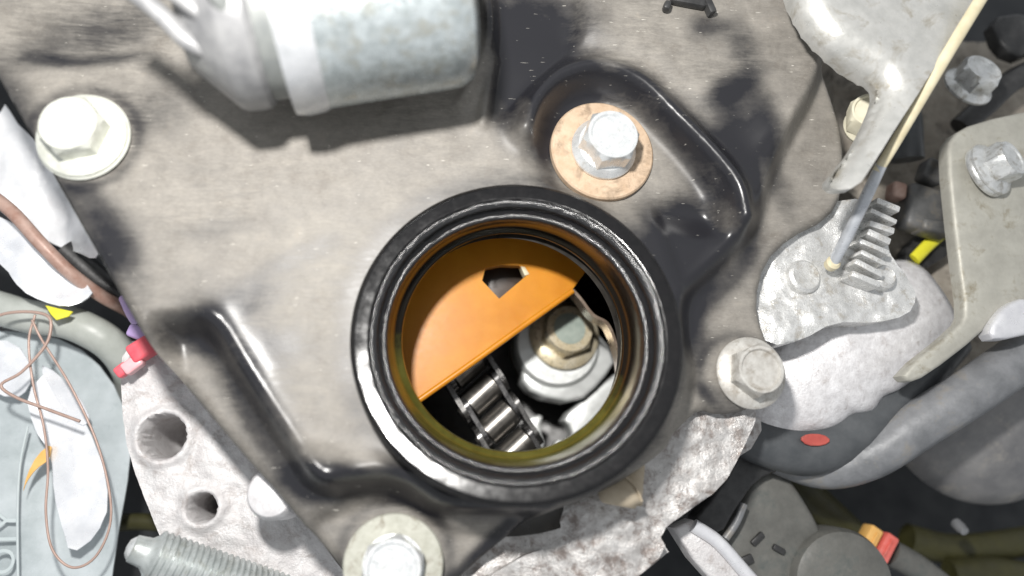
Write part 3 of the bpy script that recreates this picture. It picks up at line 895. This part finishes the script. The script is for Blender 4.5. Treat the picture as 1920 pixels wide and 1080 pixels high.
sheet('foil_lining', [(-40, 635), (30, 640), (62, 690), (60, 730), (20, 750), (-40, 720)], -2.45, 0.07, lambda P: fbm(P, 0.9, 0.2, 27, 2), 0.04, M['foil'], bag, 1, None, 50)
sheet('foil_lining', [(70, 680), (110, 700), (150, 745), (170, 790), (150, 800), (110, 760)], -2.3, 0.06, lambda P: fbm(P, 0.9, 0.16, 29, 2), 0.04, M['foil'], bag, 1, None, 50)
tube('bag_seam', pxpath([(52, 800, -2.45), (38, 870, -2.45), (33, 960, -2.45), (34, 1100, -2.45)]), 0.025, M['print'], bag, 8, 5)
prism('sticker_sliver', [(98, 830), (92, 862), (66, 880), (48, 905), (42, 925), (50, 890), (70, 852)], -2.2, 0.03, M['orangetab'], bag, 0.01, 1, 1)
cu = bpy.data.curves.new('lettering', 'FONT'); cu.body = 'OIY'; cu.size = 0.70; cu.extrude = 0.008; cu.space_character = 1.25
cu.materials.append(M['print'])
_t = bpy.data.objects.new('lettering_curve', cu); COL.objects.link(_t)
bpy.context.view_layer.update()
_me = bpy.data.meshes.new_from_object(_t.evaluated_get(bpy.context.evaluated_depsgraph_get()))
bpy.data.objects.remove(_t)
lt = bpy.data.objects.new('lettering', _me); COL.objects.link(lt); lt.parent = bag
lt.location = W(24, 1078, -2.55) - bag.location; lt.rotation_euler = (0, 0, math.radians(90))
wire = empty('copper_wire', W(100, 800, -2.6), 'loose looped copper wire lying over the plastic bag', 'wire')
tube('wire_loop', pxpath([(66, 590, -1.6), (54, 640, -1.6), (62, 720, -1.6), (82, 800, -1.65), (90, 880, -1.7), (86, 960, -1.7), (98, 1030, -1.7), (135, 1064, -1.7), (178, 1045, -1.7), (206, 985, -1.7), (204, 915, -1.7),
                          (178, 820, -1.65), (130, 720, -1.6), (80, 640, -1.55), (60, 600, -1.5)]), 0.024, M['copper'], wire, 8, 6)
tube('wire_loop', pxpath([(-30, 605, -1.5), (10, 588, -1.5), (60, 585, -1.5), (92, 595, -1.5), (94, 625, -1.5), (80, 655, -1.5), (40, 698, -1.5), (2, 722, -1.5), (30, 745, -1.5), (85, 766, -1.5), (150, 790, -1.5)]), 0.03, M['copper'], wire, 8, 6)
ZS, RS = 0.0, 1.0
tag(tube('olive_cable', pxpath([(180, 985, -6.5), (260, 978, -6.4), (330, 985, -6.3)]), 0.2, M['olive'], None, 12, 5), 'olive yellow cable deep below beside the plastic bag', 'cable')

# ------------------------------------------------------------------ right side
ZS, RS = 0.0, 1.0
lever = empty('bent_lever', W(1680, 120, 0.8), 'bent silver steel lever plate at the top beside the cover', 'lever')
LV = [(1475, -120), (1500, -30), (1522, 25), (1565, 75), (1620, 108), (1655, 132), (1668, 165), (1655, 205), (1625, 262), (1582, 312), (1560, 334), (1572, 350), (1608, 352), (1640, 305), (1690, 225), (1745, 140), (1800, 50), (1850, -40), (1900, -120)]
LEDGE = plane2([(1470, -130), (1500, -30), (1522, 25), (1565, 75), (1620, 108), (1658, 136), (1668, 165), (1655, 205), (1625, 262), (1590, 310), (1576, 334)], 1.55, closed=False)


def lever_h(P):
    e = np.clip(segdist(P, LEDGE) / 0.55, 0, 1)
    return -0.60 * (1 - np.sqrt(np.clip(1 - (1 - e) ** 2, 0, 1))) + fbm(P, 0.7, 0.03, 51)


sheet('plate', LV, 1.55, 0.045, lever_h, 0.22, M['bracket'], lever, 1, None, 60)
strp = empty('dipstick', W(1650, 330, -0.6), 'long thin rod with a cream sleeve running past the lever', 'dipstick')
tube('sleeve', pxpath([(1875, -60, 2.0), (1800, 62, 1.7), (1730, 180, 1.35), (1672, 278, 1.05), (1645, 322, 0.85)]), [0.12, 0.12, 0.115, 0.11, 0.10], M['cream'], strp, 14, 5, flat=0.7)
tube('rod', pxpath([(1652, 310, 0.9), (1620, 378, 0.4), (1585, 450, -0.2), (1562, 494, -0.6)]), [0.11, 0.12, 0.12, 0.11], M['rod'], strp, 14, 5)
lathe('tip', [(0.04, -0.1), (0.14, -0.1), (0.15, 0.05), (0.1, 0.1), (0.03, 0.1)], W(1561, 494, -0.6), (0, 0.2, 1), M['cream'], strp, 20)
tag(tube('cream_sleeve_cord', pxpath([(1850, -60, 1.5), (1780, 55, 1.3), (1715, 165, 1.1), (1655, 265, 0.9), (1618, 322, 0.7)]), 0.05, M['cream'], None, 8, 4), 'thin cream cord along the underside of the lever', 'cord')
pl = empty('hex_plug', W(1618, 225, -0.4), 'cream plastic hex plug half hidden by the lever finger', 'plug')
V, F = hex_geo(W(1622, 228, -0.3), 0.38, 0.5, 10, (-0.3, 0.1, 1), 0.05)
mk('hex_cap', V, F, M['creamplug'], pl, 28)
lathe('collar', [(0.1, -0.2), (0.44, -0.2), (0.46, -0.1), (0.4, 0.02), (0.1, 0.02)], W(1626, 230, -0.32), (-0.3, 0.1, 1), M['creamplug'], pl, 32)

# alternator bracket with two bolts
brk = empty('side_bracket', W(1830, 480, -1.6), 'dusty beige steel bracket running down the edge beside two bolts', 'bracket')
prism('plate', [(1778, 300), (1782, 255), (1830, 228), (1960, 200), (1990, 560), (1890, 570), (1858, 600), (1840, 628), (1740, 705), (1705, 718), (1688, 700), (1800, 612), (1812, 585), (1800, 500), (1788, 400)], -0.9, 0.35, M['dustysteel'], brk, 0.10, 4, 1)
prism('rib', [(1872, 590), (1890, 570), (1925, 555), (1960, 570), (1960, 620), (1870, 640), (1855, 620)], -0.7, 0.4, M['bracketedge'], brk, 0.12, 4, 1)
bolt(1843, 325, -0.9, 'stacked washer bolt on the beige side bracket', 0.62, 0.40, 0.40, M['zinc'], 5, (0.42, 0.22, 1), washer=M['zinc'], wr=0.60, wh=0.14, fh=0.18)
bolt(1812, 165, -1.3, 'grey flange bolt above the side bracket behind the cream sleeve', 0.58, 0.42, 0.44, M['zinc'], 15, (0.1, 0.35, 1), fh=0.2)

# dirty casting behind
wallb = empty('rear_casting', W(1760, 400, -5), 'dirty beige casting deep behind the levers', 'casting')
sheet('casting_face', [(1560, 60), (1640, 20), (1760, 80), (1990, 60), (1990, 700), (1760, 760), (1700, 640), (1700, 560), (1640, 420), (1560, 330)], -3.0, 0.12, rough_h(0.10, 1.2, 21, 0.25), 1.2, M['dustyplate'], wallb, 1, None, 70)
prism('dark_recess', [(1690, 478), (1722, 440), (1790, 410), (1792, 470), (1725, 512)], -2.55, 0.35, M['blackplastic'], wallb, 0.05, 2, 1)
tag(tube('yellow_cable', pxpath([(1715, 486, -2.35), (1740, 460, -2.35), (1768, 435, -2.35)]), 0.15, M['yellow'], None, 12, 4, flat=0.5), 'short bright yellow cable beside the bracket', 'cable')
blk = empty('black_connector', W(1730, 380, -2.6), 'dark grey plug connector between toothed casting and bracket', 'connector')
box('housing', W(1725, 395, -2.0), 0.9, 1.1, 0.6, -15, M['darkplastic'], blk, 0.15, 3)
box('collar', W(1748, 430, -1.9), 0.8, 0.3, 0.6, -10, M['darkplastic'], blk, 0.1, 3)
box('latch', W(1745, 325, -1.9), 0.5, 0.55, 0.5, -25, M['darkplastic'], blk, 0.1, 3)
box('latch', W(1680, 360, -2.0), 0.35, 0.4, 0.4, -15, M['rustpipe'], blk, 0.08, 3)
tag(prism('black_hose_clamp', [(1860, 30), (1930, 20), (1960, 60), (1930, 110), (1880, 90)], -1.6, 0.4, M['blackplastic'], None, 0.12, 3, 1), 'black plastic clamp in the top corner', 'clamp')
tag(tube('black_corner_hose', pxpath([(1990, 110, -1.6), (1900, 150, -1.9), (1850, 195, -2.2), (1800, 240, -2.4)]), 0.28, M['blackplastic'], None, 14, 6), 'black hose passing behind the upper flange bolt', 'hose')
tag(tube('dark_side_hose', pxpath([(1545, -60, -1.6), (1580, 60, -1.8), (1640, 130, -2.0), (1690, 200, -2.2), (1700, 300, -2.4)]), 0.4, M['blackhose'], None, 16, 6), 'dark hose hanging behind the bent lever', 'hose')

# toothed casting
tc = empty('toothed_casting', W(1600, 520, -2.0), 'sparkling rough aluminium casting with a row of teeth', 'casting')
sheet('casting_body', [(1400, 540), (1430, 460), (1500, 400), (1590, 370), (1640, 385), (1660, 400), (1660, 450), (1672, 490), (1708, 525), (1720, 560), (1700, 592), (1640, 606), (1560, 604), (1500, 640), (1440, 650), (1400, 600)],
      -0.95, 0.06, lambda P: fbm(P, 4.0, 0.022, 31, 4) + fbm(P, 0.7, 0.12, 33), 1.0, M['castbright'], tc, 1, None, 70)
for i in range(8):
    f = i / 7
    cx, cy = 1655 - 45 * f, 392 + 135 * f
    box('tooth', W(cx + random.uniform(-4, 4), cy + random.uniform(-2, 2), -0.72 + random.uniform(-0.05, 0.05)), 0.62 + random.uniform(-0.1, 0.12), 0.13 + random.uniform(-0.02, 0.03), 0.5, -20 - 6 * f + random.uniform(-5, 5), M['castbright'], tc, 0.03, 2)
lathe('round_lug', [(0.1, 0.1), (0.2, 0.14), (0.26, 0.08), (0.3, -0.2)], W(1655, 520, -0.85), (0.1, 0.1, 1), M['castbright'], tc, 24)
lathe('round_lug', [(0.08, 0.1), (0.3, 0.14), (0.36, 0.08), (0.4, -0.2)], W(1505, 520, -0.95), (0.1, 0.1, 1), M['castbright'], tc, 24)

# white boss beneath
bs = empty('white_casting_boss', W(1600, 690, -2.6), 'smooth white aluminium boss under the toothed casting', 'casting')


tube('boss_body', pxpath([(1420, 795, -2.6), (1480, 735, -2.4), (1570, 665, -2.25), (1670, 605, -2.2), (1740, 560, -2.4)]), [0.6, 1.1, 1.35, 1.3, 1.0], M['boss'], bs, 40, 8, 180, wob=0.12, flat=0.5)
tag(tube('dark_elbow_hose', pxpath([(1380, 800, -2.8), (1430, 826, -2.7), (1520, 840, -2.7), (1610, 800, -2.6), (1700, 730, -2.6), (1790, 640, -2.8)]), [0.5, 0.55, 0.62, 0.6, 0.5, 0.4], M['blackhose'], None, 20, 6), 'dark rubber elbow hose under the white boss', 'hose')
tag(prism('red_paint_dab', [(1500, 822), (1515, 813), (1545, 814), (1560, 826), (1545, 836), (1515, 836)], -2.02, 0.06, M['redmark'], None, 0.02, 1, 1), 'small red paint mark on the dark elbow hose', 'paint mark')
tag(tube('grey_pipe', pxpath([(1440, 850, -3.3), (1540, 878, -3.0), (1630, 856, -2.5), (1720, 798, -2.1), (1820, 735, -1.8), (1900, 680, -1.7), (2000, 610, -1.6)]), [0.40, 0.46, 0.50, 0.52, 0.52, 0.52, 0.52], M['pipe'], None, 24, 6), 'thick smooth grey pipe crossing below the bracket', 'pipe')
dm = empty('pulley_housing', W(1830, 850, -5), 'large dark grey domed housing under the grey pipe', 'housing')
lathe('dome', [(0.02, 1.15), (0.9, 1.08), (1.7, 0.85), (2.3, 0.5), (2.62, 0.12), (2.68, 0.0), (2.60, -0.1), (2.3, -0.5), (2.2, -1.4)], W(1848, 745, -4.2), (-0.12, -0.15, 1), M['dome'], dm, 72)
lathe('nub', [(0.02, 0.16), (0.1, 0.14), (0.13, 0.0), (0.13, -0.2)], W(1802, 990, -4.1), (0, -0.6, 1), M['pipe'], dm, 16)

# plastic housing below
ph = empty('plastic_housing', W(1470, 1000, -5), 'dusty grey plastic housing in the gap below the block', 'housing')
prism('body', [(1420, 880), (1475, 885), (1520, 950), (1555, 1020), (1540, 1120), (1360, 1120), (1330, 1060), (1385, 960)], -3.3, 0.8, M['greyplastic'], ph, 0.18, 4, 1)
lathe('round_end', [(0.05, 0.25), (0.9, 0.22), (1.12, 0.1), (1.2, -0.1), (1.2, -0.8)], W(1580, 1095, -3.2), (0, 0, 1), M['greyplastic'], ph, 48)
box('slot', W(1420, 1010, -3.25), 0.36, 0.14, 0.12, 40, M['blackplastic'], ph, 0.04)
box('slot', W(1460, 1030, -3.25), 0.30, 0.14, 0.12, -30, M['blackplastic'], ph, 0.04)
box('slot', W(1400, 1050, -3.25), 0.3, 0.2, 0.12, 20, M['blackplastic'], ph, 0.04)
tube('rib', pxpath([(1360, 1010, -3.0), (1380, 980, -3.0), (1395, 945, -3.0)]), 0.09, M['pipe'], ph, 10, 5)
tag(prism('black_bracket', [(1395, 800), (1440, 830), (1470, 880), (1420, 900), (1385, 950), (1350, 1010), (1290, 985), (1345, 920), (1385, 850)], -2.9, 0.5, M['blackplastic'], None, 0.1, 3, 1), 'black plastic bracket in the gap beside the block', 'bracket')
bar = empty('aluminium_bar', W(1330, 1040, -2.8), 'bright aluminium bar slanting out below the block', 'bar')
prism('bar_face', [(1262, 990), (1300, 975), (1345, 1000), (1440, 1100), (1380, 1140), (1300, 1050)], -1.9, 0.5, M['castlight'], bar, 0.08, 3)
tube('bright_edge', pxpath([(1300, 985), (1345, 1015), (1390, 1065), (1430, 1110)], -1.85), 0.14, M['bracketedge'], bar, 14, 5)
ZS, RS = -1.4, 1.1
ot = empty('orange_connector', W(1640, 1030, -3.4), 'orange and pink wire connector end at the bottom', 'connector')
box('tab', W(1628, 1008, -2.9), 0.30, 0.52, 0.4, -35, M['orangetab'], ot, 0.05, 2)
box('tab', W(1655, 1026, -2.9), 0.30, 0.62, 0.42, -35, M['redorange'], ot, 0.05, 2)
tube('wire_lead', pxpath([(1668, 1035, -3.2), (1720, 1065, -3.3), (1790, 1120, -3.4)]), 0.3, M['greyplastic'], ot, 14, 5)
box('rib', W(1636, 1018, -2.68), 0.05, 0.5, 0.08, -35, M['orangetab'], ot, 0.015, 1)
box('rib', W(1662, 1032, -2.66), 0.05, 0.55, 0.08, -35, M['redorange'], ot, 0.015, 1)
ZS, RS = 0.0, 1.0
for i, (pts, r, lab) in enumerate([
    ([(1440, 830, -5.6), (1520, 930, -5.6), (1600, 1010, -5.8), (1640, 1100, -6)], 0.42, 'olive hose deep below beside the plastic housing'),
    ([(1700, 1010, -6.2), (1800, 1030, -6.2), (1960, 1010, -6.4)], 0.40, 'olive hose deep below the domed housing'),
    ([(1780, 1075, -5.8), (1860, 1070, -5.8), (1990, 1090, -6)], 0.35, 'olive hose along the bottom corner'),
]):
    tag(tube('olive_hose', pxpath(pts), r, M['olive'], None, 12, 6), lab, 'hose', 'olive hoses deep in the bay')
